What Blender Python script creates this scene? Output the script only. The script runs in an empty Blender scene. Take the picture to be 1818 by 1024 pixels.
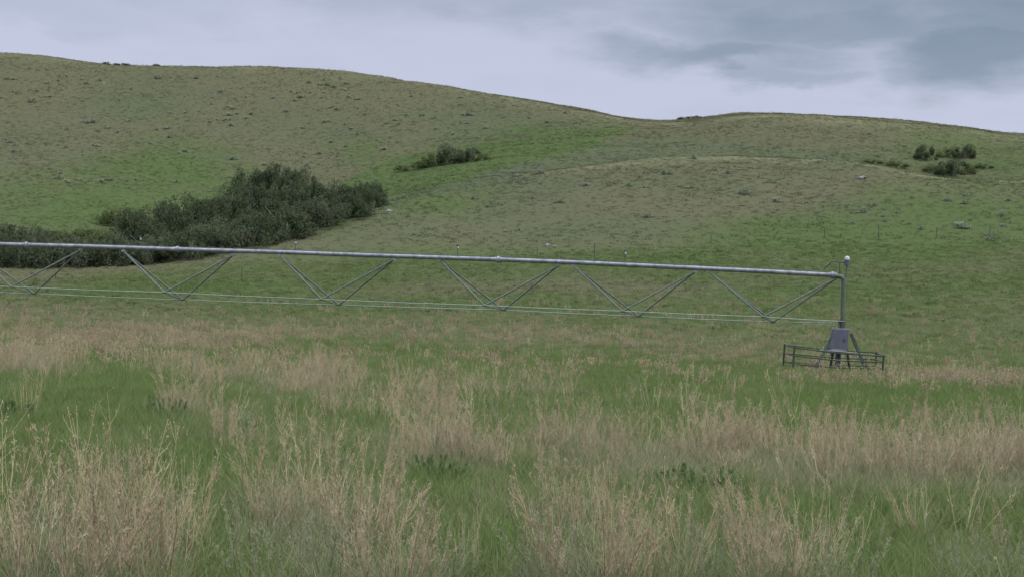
import bpy, math, random
import numpy as np
from mathutils import Vector, Matrix, Euler

rng = np.random.default_rng(7)
random.seed(7)
scene = bpy.context.scene
COL = scene.collection

# ------------------------------------------------------------------ camera
F, IW, IH = 2600.0, 1818.0, 1024.0          # focal length and frame in photo pixels
ZC = 1.65
ROLL, PITCH = math.radians(2.0), math.atan(48 / F)
R_CAM = Euler((math.pi / 2 + PITCH, 0, 0)).to_matrix() @ Matrix.Rotation(ROLL, 3, 'Z')
RC = np.array(R_CAM)
cam_d = bpy.data.cameras.new('camera')
cam_d.sensor_width = 36.0
cam_d.lens = 36.0 * F / IW
cam_d.clip_start, cam_d.clip_end = 0.1, 6000.0
cam = bpy.data.objects.new('camera', cam_d)
cam.matrix_world = Matrix.Translation((0, 0, ZC)) @ R_CAM.to_4x4()
COL.objects.link(cam)
scene.camera = cam

def ray(x, y):
    """direction of a photo pixel, scaled so that its depth (world Y) is 1"""
    x = np.asarray(x, float); y = np.asarray(y, float)
    v = np.stack([(x - IW / 2) / F, (IH / 2 - y) / F, -np.ones_like(x + y)], -1) @ RC.T
    return v / v[..., 1:2]

def at(x, y, d):
    r = ray(x, y)
    return np.array([r[0] * d, d, ZC + r[2] * d])

def proj(p):
    q = (np.asarray(p, float) - np.array([0, 0, ZC])) @ RC
    return IW / 2 + F * q[..., 0] / -q[..., 2], IH / 2 - F * q[..., 1] / -q[..., 2]

# ------------------------------------------------------------------ noise
def vnoise(x, y, s, seed):
    x = np.asarray(x) / s + 1000.0; y = np.asarray(y) / s + 1000.0
    xi = np.floor(x).astype(np.int64); yi = np.floor(y).astype(np.int64)
    fx = x - xi; fy = y - yi
    fx = fx * fx * fx * (fx * (fx * 6 - 15) + 10); fy = fy * fy * fy * (fy * (fy * 6 - 15) + 10)
    def h(a, b):
        n = (a * 374761393 + b * 668265263 + seed * 1274126177) & 0x7fffffff
        n = ((n ^ (n >> 13)) * 1274126177) & 0x7fffffff
        return ((n ^ (n >> 16)) & 0xffff) / 65535.0
    a, b, c, d = h(xi, yi), h(xi + 1, yi), h(xi, yi + 1), h(xi + 1, yi + 1)
    return (a + (b - a) * fx) * (1 - fy) + (c + (d - c) * fx) * fy

def fbm(x, y, s, seed, o=4):
    t, a, n = 0, 1.0, 0
    for k in range(o):
        t = t + a * vnoise(x, y, s / 2 ** k, seed + 17 * k); n += a; a *= 0.5
    return t / n

# ------------------------------------------------------------------ terrain
# profiles along lines of sight: (depth, photo y) at key photo columns
D0 = [0, 14, 34, 62]
Z0 = [0.0, 0.0, -0.08, -0.25]
PROF = {
    -900: [(105, 565), (140, 488), (155, 470), (166, 462), (190, 420), (300, 240), (400, 105), (480, 130)],
    0:    [(105, 560), (140, 492), (155, 476), (166, 470), (190, 425), (300, 235), (400, 95), (480, 125)],
    220:  [(105, 560), (140, 490), (157, 470), (168, 466), (190, 432), (300, 248), (398, 116), (480, 150)],
    440:  [(105, 562), (142, 486), (166, 440), (178, 448), (202, 428), (300, 262), (394, 116), (470, 150)],
    560:  [(105, 562), (142, 486), (179, 403), (192, 411), (212, 398), (300, 262), (390, 122), (465, 155)],
    680:  [(105, 563), (142, 482), (192, 360), (205, 364), (224, 350), (300, 245), (385, 138), (455, 170)],
    850:  [(105, 563), (142, 476), (205, 326), (222, 308), (246, 288), (300, 236), (370, 167), (430, 190)],
    1000: [(105, 563), (142, 470), (215, 300), (231, 304), (262, 263), (300, 232), (355, 192), (420, 206)],
    1185: [(105, 563), (142, 462), (222, 283), (240, 292), (272, 264), (300, 242), (340, 223), (420, 228)],
    1330: [(105, 563), (142, 458), (222, 283), (240, 293), (268, 264), (295, 228), (325, 204), (400, 216)],
    1500: [(105, 563), (142, 455), (220, 288), (238, 299), (264, 272), (290, 237), (322, 210), (400, 226)],
    1640: [(105, 563), (142, 452), (212, 312), (230, 323), (257, 300), (285, 258), (322, 222), (400, 240)],
    1740: [(105, 563), (142, 450), (210, 316), (230, 326), (254, 303), (285, 262), (322, 233), (400, 252)],
    1818: [(105, 563), (142, 448), (210, 318), (228, 325), (252, 290), (285, 263), (322, 241), (400, 262)],
    2700: [(105, 560), (142, 440), (210, 322), (226, 316), (250, 292), (285, 285), (322, 275), (400, 290)],
}
key_m, key_d, key_z = [], [], []
for xc, pts in PROF.items():
    key_m.append(float(ray(xc, 470)[0]))
    ds, zs = list(D0), list(Z0)
    for d, y in pts:
        ds.append(d); zs.append(float(ZC + ray(xc, y)[2] * d))
    ds.append(620); zs.append(zs[-1] - 8)
    key_d.append(ds); key_z.append(zs)
key_m, key_d, key_z = np.array(key_m), np.array(key_d, float), np.array(key_z)

def pchip(x, y, q):
    h = np.diff(x); dl = np.diff(y) / h
    m = np.zeros_like(y)
    for i in range(1, len(x) - 1):
        if dl[i - 1] * dl[i] > 0:
            w1, w2 = 2 * h[i] + h[i - 1], h[i] + 2 * h[i - 1]
            m[i] = (w1 + w2) / (w1 / dl[i - 1] + w2 / dl[i])
    m[0], m[-1] = dl[0], dl[-1]
    k = np.clip(np.searchsorted(x, q) - 1, 0, len(x) - 2)
    t = (q - x[k]) / h[k]
    return ((1 + 2 * t) * (1 - t) ** 2 * y[k] + t * (1 - t) ** 2 * h[k] * m[k]
            + t * t * (3 - 2 * t) * y[k + 1] + t * t * (t - 1) * h[k] * m[k + 1])

NM, ND = 640, 560
GM = np.linspace(-0.80, 0.80, NM)
GD = np.concatenate([np.linspace(0, 60, 121)[:-1], np.linspace(60, 620, ND - 120)])
ZT = np.zeros((ND, NM))
for j, m in enumerate(GM):
    ds = np.array([pchip(key_m, key_d[:, i], np.array([np.clip(m, key_m[0], key_m[-1])]))[0] for i in range(key_d.shape[1])])
    zs = np.array([pchip(key_m, key_z[:, i], np.array([np.clip(m, key_m[0], key_m[-1])]))[0] for i in range(key_z.shape[1])])
    ZT[:, j] = pchip(ds, zs, GD)
def blur(a, n, ax):
    k = np.hanning(2 * n + 3)[1:-1]; k /= k.sum()
    return np.apply_along_axis(lambda v: np.convolve(np.pad(v, n, mode='edge'), k, 'valid'), ax, a)
ZT = blur(ZT, 12, 1)
ZT[125:] = blur(ZT, 3, 0)[125:]
GX = GM[None, :] * GD[:, None]; GY = np.repeat(GD[:, None], NM, 1)
hill = np.clip((GD - 90) / 120, 0, 1)[:, None]
ZT += hill * ((fbm(GX, GY, 34, 3) - .5) * 1.5 + (fbm(GX, GY, 9, 5) - .5) * .7)
ZT += (fbm(GX, GY, 5, 9) - .5) * (0.10 + .1 * hill) * np.clip(GD / 6, 0, 1)[:, None]

def ground(x, y):
    x = np.asarray(x, float); y = np.asarray(y, float)
    m = np.clip(x / np.maximum(y, 0.5), GM[0], GM[-1])
    fi = np.clip(np.interp(y, GD, np.arange(ND)), 0, ND - 1.001); i = fi.astype(int); fi = fi - i
    fj = np.clip((m - GM[0]) / (GM[1] - GM[0]), 0, NM - 1.001); j = fj.astype(int); fj = fj - j
    return (ZT[i, j] * (1 - fj) + ZT[i, j + 1] * fj) * (1 - fi) + (ZT[i + 1, j] * (1 - fj) + ZT[i + 1, j + 1] * fj) * fi

def hit(x, y, dmin=2.0, dmax=470.0):
    """first ground point behind dmin that photo pixel (x, y) looks at"""
    r = ray(x, y)
    d = np.arange(dmin, dmax, 0.25)
    over = ZC + r[2] * d - ground(r[0] * d, d)
    k = np.argmax(over <= 0) if (over <= 0).any() else int(np.argmin(over))
    return np.array([r[0] * d[k], d[k], ground(r[0] * d[k], d[k])])

def skyline(x):
    d = np.arange(280, 450, 0.5)
    X = ray(x, 150)[0] * d
    e = (ground(X, d) - ZC) / d
    k = int(np.argmax(e))
    return np.array([X[k], d[k], ground(X[k], d[k])])

def blobs(x, y, lst):
    t = np.zeros_like(x)
    for cx, cy, rx, ry, a in lst:
        t = np.maximum(t, a * np.exp(-(((x - cx) / rx) ** 2 + ((y - cy) / ry) ** 2) ** 1.3))
    return t

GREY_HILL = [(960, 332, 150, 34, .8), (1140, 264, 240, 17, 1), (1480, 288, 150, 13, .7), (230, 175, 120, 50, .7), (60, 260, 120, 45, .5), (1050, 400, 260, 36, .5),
             (560, 230, 140, 40, .5), (820, 225, 160, 40, .6), (1320, 240, 80, 14, .4), (1200, 330, 130, 20, .35)]
DRY_HILL = [(1190, 340, 280, 46, 1), (1350, 235, 200, 26, .8), (90, 240, 150, 60, .8), (560, 180, 200, 40, .7), (60, 130, 200, 30, .4)]
GREEN_HILL = [(770, 316, 110, 34, 1), (890, 274, 150, 26, 1), (1010, 246, 110, 15, 1), (1090, 233, 60, 9, .9), (300, 300, 190, 55, .9), (120, 365, 260, 60, 1), (380, 360, 200, 60, .9), (730, 330, 130, 55, 1), (640, 270, 60, 35, .7),
              (900, 268, 150, 32, 1), (1020, 243, 110, 22, .9), (1720, 375, 330, 65, .95), (1790, 285, 90, 32, .9), (1680, 265, 120, 30, .8),
              (1560, 430, 420, 60, .95), (1250, 470, 500, 40, .9), (700, 480, 500, 45, .8), (250, 510, 420, 35, .8), (600, 410, 180, 40, .45),
              (1500, 540, 600, 60, .95), (800, 540, 700, 25, .8), (280, 240, 80, 50, .5), (1600, 290, 120, 16, .6), (1480, 280, 120, 12, .5)]
DRY_FIELD = [(250, 600, 290, 26, .8), (60, 645, 80, 30, .9), (470, 588, 250, 11, .55), (560, 690, 90, 28, .9), (320, 735, 60, 18, 1.0),
             (430, 670, 140, 22, .45), (900, 592, 250, 13, .55), (1030, 605, 340, 13, .5), (1250, 625, 120, 13, .45), (1710, 675, 160, 13, .75),
             (1440, 655, 60, 9, .5), (760, 810, 120, 38, .9), (700, 730, 150, 26, .45), (840, 830, 60, 28, .9), (1020, 800, 110, 33, 1),
             (1130, 830, 120, 38, .85), (1280, 822, 120, 28, 1), (1450, 845, 120, 42, 1), (1640, 850, 160, 38, .9), (1790, 850, 70, 60, .8),
             (1500, 890, 150, 28, .5), (1630, 955, 90, 36, .55), (380, 755, 100, 26, .4), (510, 790, 100, 26, .35), (700, 910, 80, 36, .3),
             (160, 1020, 180, 120, .75), (560, 970, 150, 90, .75), (660, 1050, 130, 60, .7), (1040, 1030, 110, 100, .75), (1200, 1010, 70, 80, .5),
             (1400, 1020, 110, 90, .7), (880, 910, 80, 36, .3), (1750, 1030, 90, 60, .4), (1000, 700, 500, 18, .25)]
LUSH = [(200, 715, 95, 45, 1), (370, 850, 70, 45, .9), (50, 800, 90, 45, .7), (760, 870, 90, 40, .8), (1600, 715, 260, 28, 1), (1180, 690, 140, 24, .9),
        (1560, 950, 150, 55, .6), (1780, 950, 60, 40, .8), (900, 980, 50, 60, .6), (420, 1010, 40, 60, .6), (600, 620, 200, 14, .5), (300, 620, 60, 10, .3), (700, 560, 800, 12, .6)]

def band(x, y, up, lo, soft=7.0):
    u = np.interp(x, [p[0] for p in up], [p[1] for p in up]); l_ = np.interp(x, [p[0] for p in lo], [p[1] for p in lo])
    e = np.clip((x - up[0][0]) / 40, 0, 1) * np.clip((up[-1][0] - x) / 40, 0, 1)
    return np.clip((y - u) / soft + .5, 0, 1) * np.clip((l_ - y) / soft + .5, 0, 1) * e

DRAW_UP = [(560, 340), (690, 285), (850, 258), (1000, 240), (1130, 231)]
DRAW_LO = [(560, 420), (680, 356), (800, 328), (900, 300), (980, 277), (1060, 256), (1140, 238)]
FLANK_LO = [(640, 380), (700, 362), (820, 340), (920, 318), (1000, 300), (1100, 288), (1300, 284), (1560, 294)]
FLANK_UP = [(640, 372), (700, 350), (800, 328), (900, 300), (980, 277), (1060, 262), (1300, 258), (1560, 276)]

def greyness(X, Y, Z):  # grey-green sage cover; its band behind the knoll crest also paints slope shade
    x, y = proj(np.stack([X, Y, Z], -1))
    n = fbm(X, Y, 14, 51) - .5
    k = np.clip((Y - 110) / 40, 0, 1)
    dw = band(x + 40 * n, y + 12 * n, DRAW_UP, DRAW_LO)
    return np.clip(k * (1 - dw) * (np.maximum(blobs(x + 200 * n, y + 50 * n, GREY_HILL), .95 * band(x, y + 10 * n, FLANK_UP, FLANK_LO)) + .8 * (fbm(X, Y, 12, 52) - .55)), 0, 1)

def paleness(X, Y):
    """bleached grass, plus light painted into the colour along knoll crest and skyline"""
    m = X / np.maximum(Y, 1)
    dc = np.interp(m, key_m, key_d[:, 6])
    return np.exp(-((Y - dc + 2.5) / np.where(Y < dc - 2.5, 8.0, 4.0)) ** 2) * np.clip((m - .0) / .05, 0, 1) * (.42 + .6 * fbm(X, Y, 9, 53)) + .55 * np.exp(-((Y - np.interp(m, key_m, key_d[:, 10]) + 6) / 14) ** 2) * fbm(X, Y, 11, 54) * 1.6  # pale crest rim and skyline also paint the grass as if lit

def dryness(X, Y, Z):
    """0 = lush green cover, 1 = dry grey-brown cover"""
    x, y = proj(np.stack([X, Y, Z], -1))
    n = fbm(X, Y, 16, 41) - .5
    h = 1.0 - blobs(x + 140 * n, y + 36 * n, GREEN_HILL)
    h = h + .55 * blobs(x, y, DRY_HILL)
    h = np.clip(h + .75 * (fbm(X, Y, 26, 43) - .5) + .5 * (fbm(X, Y, 5, 44) - .5), 0, 1)
    h = h * (1 - .95 * band(x + 40 * n, y + 12 * n, DRAW_UP, DRAW_LO))
    f = .28 + .75 * blobs(x, y, DRY_FIELD) - .5 * blobs(x, y, LUSH) + .55 * (fbm(X, Y, 2.5, 45) - .5)
    k = np.clip((Y - 75) / 40, 0, 1)
    return np.clip(f * (1 - k) + h * k, 0, 1)

# ------------------------------------------------------------------ helpers
def new_mat(name):
    m = bpy.data.materials.new(name); m.use_nodes = True
    m.node_tree.nodes.clear()
    m.cycles.use_bump_map_correction = False
    return m, m.node_tree.nodes, m.node_tree.links

def nd(nodes, t, **kw):
    n = nodes.new(t)
    for k, v in kw.items():
        if k in n.inputs: n.inputs[k].default_value = v
        else: setattr(n, k, v)
    return n

def mixc(nodes, links, fac, a, b, mode='MIX'):
    n = nodes.new('ShaderNodeMix'); n.data_type = 'RGBA'; n.blend_type = mode; n.clamp_factor = True
    for sock, v in ((n.inputs[0], fac), (n.inputs[6], a), (n.inputs[7], b)):
        if isinstance(v, bpy.types.NodeSocket): links.new(v, sock)
        elif isinstance(v, (int, float)): sock.default_value = v
        else: sock.default_value = (*v, 1)
    return n.outputs[2]

def math_n(nodes, links, op, a, b=None, c=None, clamp=False):
    n = nodes.new('ShaderNodeMath'); n.operation = op; n.use_clamp = clamp
    for i, v in enumerate((a, b, c)):
        if v is None: continue
        if isinstance(v, bpy.types.NodeSocket): links.new(v, n.inputs[i])
        else: n.inputs[i].default_value = v
    return n.outputs[0]

def leaf_shader(nodes, links, col, trans=.3, up=.75):
    # thin leaves stand at every angle: their mean facing leans to the open sky
    ge = nodes.new('ShaderNodeNewGeometry')
    sc = nodes.new('ShaderNodeVectorMath'); sc.operation = 'SCALE'; sc.inputs[3].default_value = 1 - up; links.new(ge.outputs['Normal'], sc.inputs[0])
    ad = nodes.new('ShaderNodeVectorMath'); ad.operation = 'ADD'; ad.inputs[1].default_value = (0, 0, up); links.new(sc.outputs[0], ad.inputs[0])
    no = nodes.new('ShaderNodeVectorMath'); no.operation = 'NORMALIZE'; links.new(ad.outputs[0], no.inputs[0])
    d = nodes.new('ShaderNodeBsdfDiffuse'); t = nodes.new('ShaderNodeBsdfTranslucent'); m = nodes.new('ShaderNodeMixShader')
    o = nodes.new('ShaderNodeOutputMaterial')
    links.new(col, d.inputs[0]); links.new(col, t.inputs[0]); m.inputs[0].default_value = trans
    links.new(no.outputs[0], d.inputs['Normal'])
    links.new(d.outputs[0], m.inputs[1]); links.new(t.outputs[0], m.inputs[2]); links.new(m.outputs[0], o.inputs[0])

def mesh_np(name, verts, faces, mats=(), mat_idx=None, attr=None, smooth=False):
    """faces: (n,k) int array or a list of such arrays"""
    if isinstance(faces, np.ndarray): faces = [faces]
    faces = [f for f in faces if len(f)]
    me = bpy.data.meshes.new(name)
    me.vertices.add(len(verts)); me.vertices.foreach_set('co', np.asarray(verts, np.float32).ravel())
    loops = np.concatenate([f.ravel() for f in faces]).astype(np.int32)
    tot = np.concatenate([np.full(len(f), f.shape[1], np.int32) for f in faces])
    start = np.concatenate([[0], np.cumsum(tot)[:-1]]).astype(np.int32)
    me.loops.add(len(loops)); me.loops.foreach_set('vertex_index', loops)
    me.polygons.add(len(tot)); me.polygons.foreach_set('loop_start', start)
    for m in mats: me.materials.append(m)
    if mat_idx is not None: me.polygons.foreach_set('material_index', np.asarray(mat_idx, np.int32))
    me.update(calc_edges=True)
    if attr:
        for k, v in attr.items():
            a = me.attributes.new(k, 'FLOAT', 'POINT'); a.data.foreach_set('value', np.asarray(v, np.float32))
    me.polygons.foreach_set('use_smooth', np.full(len(tot), smooth, bool))
    return me

def link(name, data, parent=None, loc=None, rotz=0.0, scale=None):
    o = bpy.data.objects.new(name, data); COL.objects.link(o)
    if parent is not None: o.parent = parent
    if loc is not None: o.location = [float(v) for v in loc]
    if rotz: o.rotation_euler = (0, 0, rotz)
    if scale is not None: o.scale = scale
    return o

def tag(o, label=None, cat=None, group=None, kind=None):
    if label: o['label'] = label
    if cat: o['category'] = cat
    if group: o['group'] = group
    if kind: o['kind'] = kind
    return o

class MB:
    """collects tubes, boxes and lathes into one mesh"""
    def __init__(s): s.v, s.f3, s.f4, s.n = [], [], [], 0
    def add(s, v, quads=(), tris=()):
        v = np.asarray(v, float)
        s.v.append(v)
        if len(quads): s.f4.append(np.asarray(quads, int) + s.n)
        if len(tris): s.f3.append(np.asarray(tris, int) + s.n)
        s.n += len(v); return s
    def tube(s, pts, r, seg=8, caps=True):
        pts = np.asarray(pts, float); n = len(pts)
        rr = np.full(n, r, float) if np.isscalar(r) else np.asarray(r, float)
        vs = []
        for i in range(n):
            t = pts[min(i + 1, n - 1)] - pts[max(i - 1, 0)]; t = t / np.linalg.norm(t)
            ref = np.array([0, 0, 1.]) if abs(t[2]) < .9 else np.array([0, 1., 0])
            a = np.cross(t, ref); a /= np.linalg.norm(a); b = np.cross(a, t)
            for k in range(seg):
                w = 2 * math.pi * k / seg
                vs.append(pts[i] + rr[i] * (a * math.cos(w) + b * math.sin(w)))
        q = [(i * seg + k, i * seg + (k + 1) % seg, (i + 1) * seg + (k + 1) % seg, (i + 1) * seg + k) for i in range(n - 1) for k in range(seg)]
        tr = []
        if caps:
            vs += [pts[0], pts[-1]]; c0, c1 = n * seg, n * seg + 1
            for k in range(seg):
                tr += [(c0, (k + 1) % seg, k), (c1, (n - 1) * seg + k, (n - 1) * seg + (k + 1) % seg)]
        return s.add(vs, q, tr)
    def box(s, c, size, rotz=0.0):
        c = np.asarray(c, float); h = np.asarray(size, float) / 2
        v = np.array([(sx, sy, sz) for sz in (-1, 1) for sy in (-1, 1) for sx in (-1, 1)], float) * h
        cz, sz_ = math.cos(rotz), math.sin(rotz)
        v = np.stack([v[:, 0] * cz - v[:, 1] * sz_, v[:, 0] * sz_ + v[:, 1] * cz, v[:, 2]], -1) + c
        return s.add(v, [(0, 2, 3, 1), (4, 5, 7, 6), (0, 1, 5, 4), (2, 6, 7, 3), (0, 4, 6, 2), (1, 3, 7, 5)])
    def prism(s, front, back):
        n = len(front)
        v = list(front) + list(back)
        q = [(i, (i + 1) % n, n + (i + 1) % n, n + i) for i in range(n)]
        s.add(v, q)
        base = s.n - 2 * n
        s.f3.append(np.array([(0, i + 1, i) for i in range(1, n - 1)]) + base)
        s.f3.append(np.array([(n, n + i, n + i + 1) for i in range(1, n - 1)]) + base)
        return s
    def mesh(s, name, mat, org=(0, 0, 0), smooth=True):
        me = mesh_np(name, np.concatenate(s.v) - np.asarray(org), [np.concatenate(x) for x in (s.f4, s.f3) if x], [mat], smooth=smooth)
        if smooth:
            try: me.set_sharp_from_angle(angle=math.radians(40))
            except Exception: pass
        return me

# ------------------------------------------------------------------ materials
GREENS = ((.055, .105, .028), (.085, .125, .045))
DRYS = ((.135, .125, .072), (.185, .165, .105))

def make_grass_mat(name, g0, g1, d0, d1, trans=.3, more=False):
    """living and dead blades; how much is dead comes from the place (instancer attribute) and the blade"""
    m, n, l = new_mat(name)
    inst = nd(n, 'ShaderNodeAttribute', attribute_type='INSTANCER', attribute_name='dry')
    own = nd(n, 'ShaderNodeAttribute', attribute_type='GEOMETRY', attribute_name='blade')
    oi = n.new('ShaderNodeObjectInfo')
    g = mixc(n, l, oi.outputs['Random'], g0, g1); d = mixc(n, l, own.outputs['Fac'], d0, d1)
    f = math_n(n, l, 'ADD', inst.outputs['Fac'], math_n(n, l, 'MULTIPLY_ADD', own.outputs['Fac'], .7, -.35), clamp=True)
    col = mixc(n, l, f, g, d)
    if more:
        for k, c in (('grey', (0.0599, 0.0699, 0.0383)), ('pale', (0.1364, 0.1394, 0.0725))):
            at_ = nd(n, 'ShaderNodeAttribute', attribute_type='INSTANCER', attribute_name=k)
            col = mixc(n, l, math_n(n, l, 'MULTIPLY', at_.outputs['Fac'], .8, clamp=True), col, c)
    leaf_shader(n, l, col, trans, .88 if more else .75)
    return m

M_GRASS = make_grass_mat('grass_blades', (0.0639, 0.1112, 0.0261), (0.1014, 0.1352, 0.0433), (0.1720, 0.1640, 0.0920), (0.2400, 0.2120, 0.1360))
M_TUSSOCK = make_grass_mat('hill_grass', (0.0432, 0.0653, 0.0220), (0.0565, 0.0760, 0.0293), (0.0601, 0.0612, 0.0320), (0.0815, 0.0761, 0.0443), .2, True)

def make_stem_mat(name, c0, c1, rough=0.3):
    m, n, l = new_mat(name)
    own = nd(n, 'ShaderNodeAttribute', attribute_type='GEOMETRY', attribute_name='blade')
    oi = n.new('ShaderNodeObjectInfo')
    f = math_n(n, l, 'ADD', math_n(n, l, 'MULTIPLY', own.outputs['Fac'], .75), math_n(n, l, 'MULTIPLY', oi.outputs['Random'], .25))
    leaf_shader(n, l, mixc(n, l, f, c0, c1), rough)
    return m

M_STRAW = make_stem_mat('straw_stem', (0.2639, 0.2357, 0.1184), (0.3959, 0.3556, 0.2025))
M_PINK = make_stem_mat('dead_weed_stem', (0.2260, 0.1846, 0.1028), (0.3515, 0.2911, 0.1729))
M_FLUFF = make_stem_mat('dead_seed_fluff', (0.2282, 0.1813, 0.1076), (0.3298, 0.2740, 0.1715))
M_SAGE = make_stem_mat('grey_green_leaf', (0.1500, 0.1613, 0.0863), (0.2250, 0.2325, 0.1350))
M_DARKLEAF = make_stem_mat('dark_weed_leaf', (0.0520, 0.0920, 0.0320), (0.0880, 0.1320, 0.0520))
M_SHRUB = [make_stem_mat('shrub_leaf_dark', (0.0330, 0.0483, 0.0234), (0.0648, 0.0816, 0.0416), .3),
           make_stem_mat('shrub_leaf_grey', (0.0477, 0.0601, 0.0325), (0.0827, 0.0969, 0.0533), .3),
           make_stem_mat('shrub_leaf_olive', (0.0527, 0.0756, 0.0253), (0.0914, 0.1171, 0.0421), .3)]
M_BARK = make_stem_mat('shrub_bark', (.06, .05, .04), (.10, .09, .075), 0)
M_SAGEBRUSH = make_stem_mat('sagebrush_leaf', (.145, .170, .108), (.215, .235, .160), .2)
M_SAGEDARK = make_stem_mat('sagebrush_dark_leaf', (.115, .145, .086), (.17, .195, .125), .2)

def make_metal(name, c0, c1, metallic=.55, rough=.5, scale=6.0, rust=0.0, spec=.5):
    m, n, l = new_mat(name)
    tc = n.new('ShaderNodeTexCoord')
    n1 = nd(n, 'ShaderNodeTexNoise', Scale=scale, Detail=6.0, Roughness=.65)
    l.new(tc.outputs['Object'], n1.inputs['Vector'])
    rmp = n.new('ShaderNodeValToRGB'); rmp.color_ramp.elements[0].position = .35; rmp.color_ramp.elements[1].position = .68
    l.new(n1.outputs['Fac'], rmp.inputs[0])
    col = mixc(n, l, rmp.outputs[0], c0, c1)
    if rust:
        n2 = nd(n, 'ShaderNodeTexNoise', Scale=scale * .6, Detail=8.0, Roughness=.7)
        l.new(tc.outputs['Object'], n2.inputs['Vector'])
        r2 = n.new('ShaderNodeValToRGB'); r2.color_ramp.elements[0].position = .56; r2.color_ramp.elements[1].position = .72
        l.new(n2.outputs['Fac'], r2.inputs[0])
        col = mixc(n, l, math_n(n, l, 'MULTIPLY', r2.outputs[0], rust), col, (.12, .065, .035))
    b = nd(n, 'ShaderNodeBsdfPrincipled', Metallic=metallic, Roughness=rough)
    b.inputs['Specular IOR Level'].default_value = spec
    l.new(col, b.inputs['Base Color'])
    bp = nd(n, 'ShaderNodeBump', Strength=.15, Distance=.01); l.new(n1.outputs['Fac'], bp.inputs['Height']); l.new(bp.outputs[0], b.inputs['Normal'])
    o = n.new('ShaderNodeOutputMaterial'); l.new(b.outputs[0], o.inputs[0])
    return m

M_GALV = make_metal('galvanised_pipe', (.12, .127, .13), (.27, .278, .278), .35, .45, 4.0, .35)
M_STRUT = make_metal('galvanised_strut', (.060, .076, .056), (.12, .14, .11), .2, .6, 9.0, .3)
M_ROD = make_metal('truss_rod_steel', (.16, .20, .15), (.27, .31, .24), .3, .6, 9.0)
M_RISER = make_metal('weathered_riser', (.045, .070, .042), (.085, .115, .078), .2, .55, 6.0, .2)
M_PANEL = make_metal('grey_panel_paint', (.052, .060, .074), (.072, .080, .094), .0, .65, 3.0, .1, .25)
M_LEG = make_metal('dark_galvanised_leg', (.022, .028, .024), (.055, .065, .055), .0, .8, 7.0, .3, .12)
M_FENCE = make_metal('dark_pipe_paint', (.025, .035, .022), (.06, .065, .045), .0, .7, 12.0, .3, .15)
M_POST = make_metal('weathered_post', (.035, .045, .03), (.08, .075, .055), .1, .8, 12.0, .3)
M_WHITE = make_metal('white_plastic', (.24, .26, .22), (.32, .34, .30), 0, .4, 14.0)
M_DARK = make_metal('dark_fitting', (.03, .035, .03), (.06, .065, .055), .2, .6, 12.0)
M_ROCK = make_metal('pale_rock', (0.1200, 0.1200, 0.1050), (0.1800, 0.1740, 0.1560), 0, .95, 4.0)

# terrain material: living and dead ground cover, broken up at several sizes
mt, n, l = new_mat('prairie_ground')
a = nd(n, 'ShaderNodeAttribute', attribute_type='GEOMETRY', attribute_name='dry')
tc = n.new('ShaderNodeTexCoord')
nz = []
for sc in (.35, 1.6, 6.0):
    t = nd(n, 'ShaderNodeTexNoise', Scale=sc, Detail=5.0, Roughness=.65); l.new(tc.outputs['Object'], t.inputs['Vector']); nz.append(t.outputs['Fac'])
f = math_n(n, l, 'ADD', a.outputs['Fac'], math_n(n, l, 'MULTIPLY_ADD', nz[1], 1.2, -.6), clamp=True)
gr = mixc(n, l, nz[0], (0.0432, 0.0680, 0.0214), (0.0608, 0.0813, 0.0307))
dr = mixc(n, l, nz[2], (0.0614, 0.0652, 0.0325), (0.0922, 0.0869, 0.0505))
base = mixc(n, l, f, gr, dr)
r = n.new('ShaderNodeValToRGB'); r.color_ramp.elements[0].position = .58; r.color_ramp.elements[1].position = .75
l.new(nz[2], r.inputs[0])
base = mixc(n, l, math_n(n, l, 'MULTIPLY', r.outputs[0], .35), base, (0.0471, 0.0517, 0.0278))
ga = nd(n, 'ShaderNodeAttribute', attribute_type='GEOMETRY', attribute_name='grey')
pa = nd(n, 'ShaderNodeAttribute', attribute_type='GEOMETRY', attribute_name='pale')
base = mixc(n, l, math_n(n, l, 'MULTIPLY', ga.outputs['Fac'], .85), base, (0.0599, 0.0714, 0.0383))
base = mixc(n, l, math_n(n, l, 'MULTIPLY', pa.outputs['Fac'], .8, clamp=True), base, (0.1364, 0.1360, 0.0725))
b = nd(n, 'ShaderNodeBsdfDiffuse'); l.new(base, b.inputs[0])
bp = nd(n, 'ShaderNodeBump', Strength=.3, Distance=.2); l.new(nz[1], bp.inputs['Height']); l.new(bp.outputs[0], b.inputs['Normal'])
o = n.new('ShaderNodeOutputMaterial'); l.new(b.outputs[0], o.inputs[0])
M_GROUND = mt

# ------------------------------------------------------------------ terrain mesh
tm = np.linspace(-.8, .8, 900)
td = np.concatenate([np.linspace(-25, 5, 16)[:-1], np.linspace(5, 60, 140)[:-1], np.linspace(60, 430, 420)[:-1], np.linspace(430, 620, 40)])
TX = tm[None, :] * np.sqrt(td ** 2 + 30.0 ** 2 * np.clip(1 - td / 200, 0, 1) ** 2)[:, None]
TY = np.repeat(td[:, None], len(tm), 1)
TZ = ground(TX, np.maximum(TY, 0))
TDRY = dryness(TX, np.maximum(TY, 5), TZ)
nr, nc = TX.shape
idx = np.arange(nr * nc).reshape(nr, nc)
quads = np.stack([idx[:-1, :-1], idx[:-1, 1:], idx[1:, 1:], idx[1:, :-1]], -1).reshape(-1, 4)
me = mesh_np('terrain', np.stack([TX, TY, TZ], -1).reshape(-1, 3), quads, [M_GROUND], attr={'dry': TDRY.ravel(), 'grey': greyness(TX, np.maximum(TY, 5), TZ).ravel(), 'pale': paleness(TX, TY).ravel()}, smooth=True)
tag(link('terrain', me), 'rolling prairie ground rising from the flat hay field to grassy hills', kind='structure')

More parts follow.
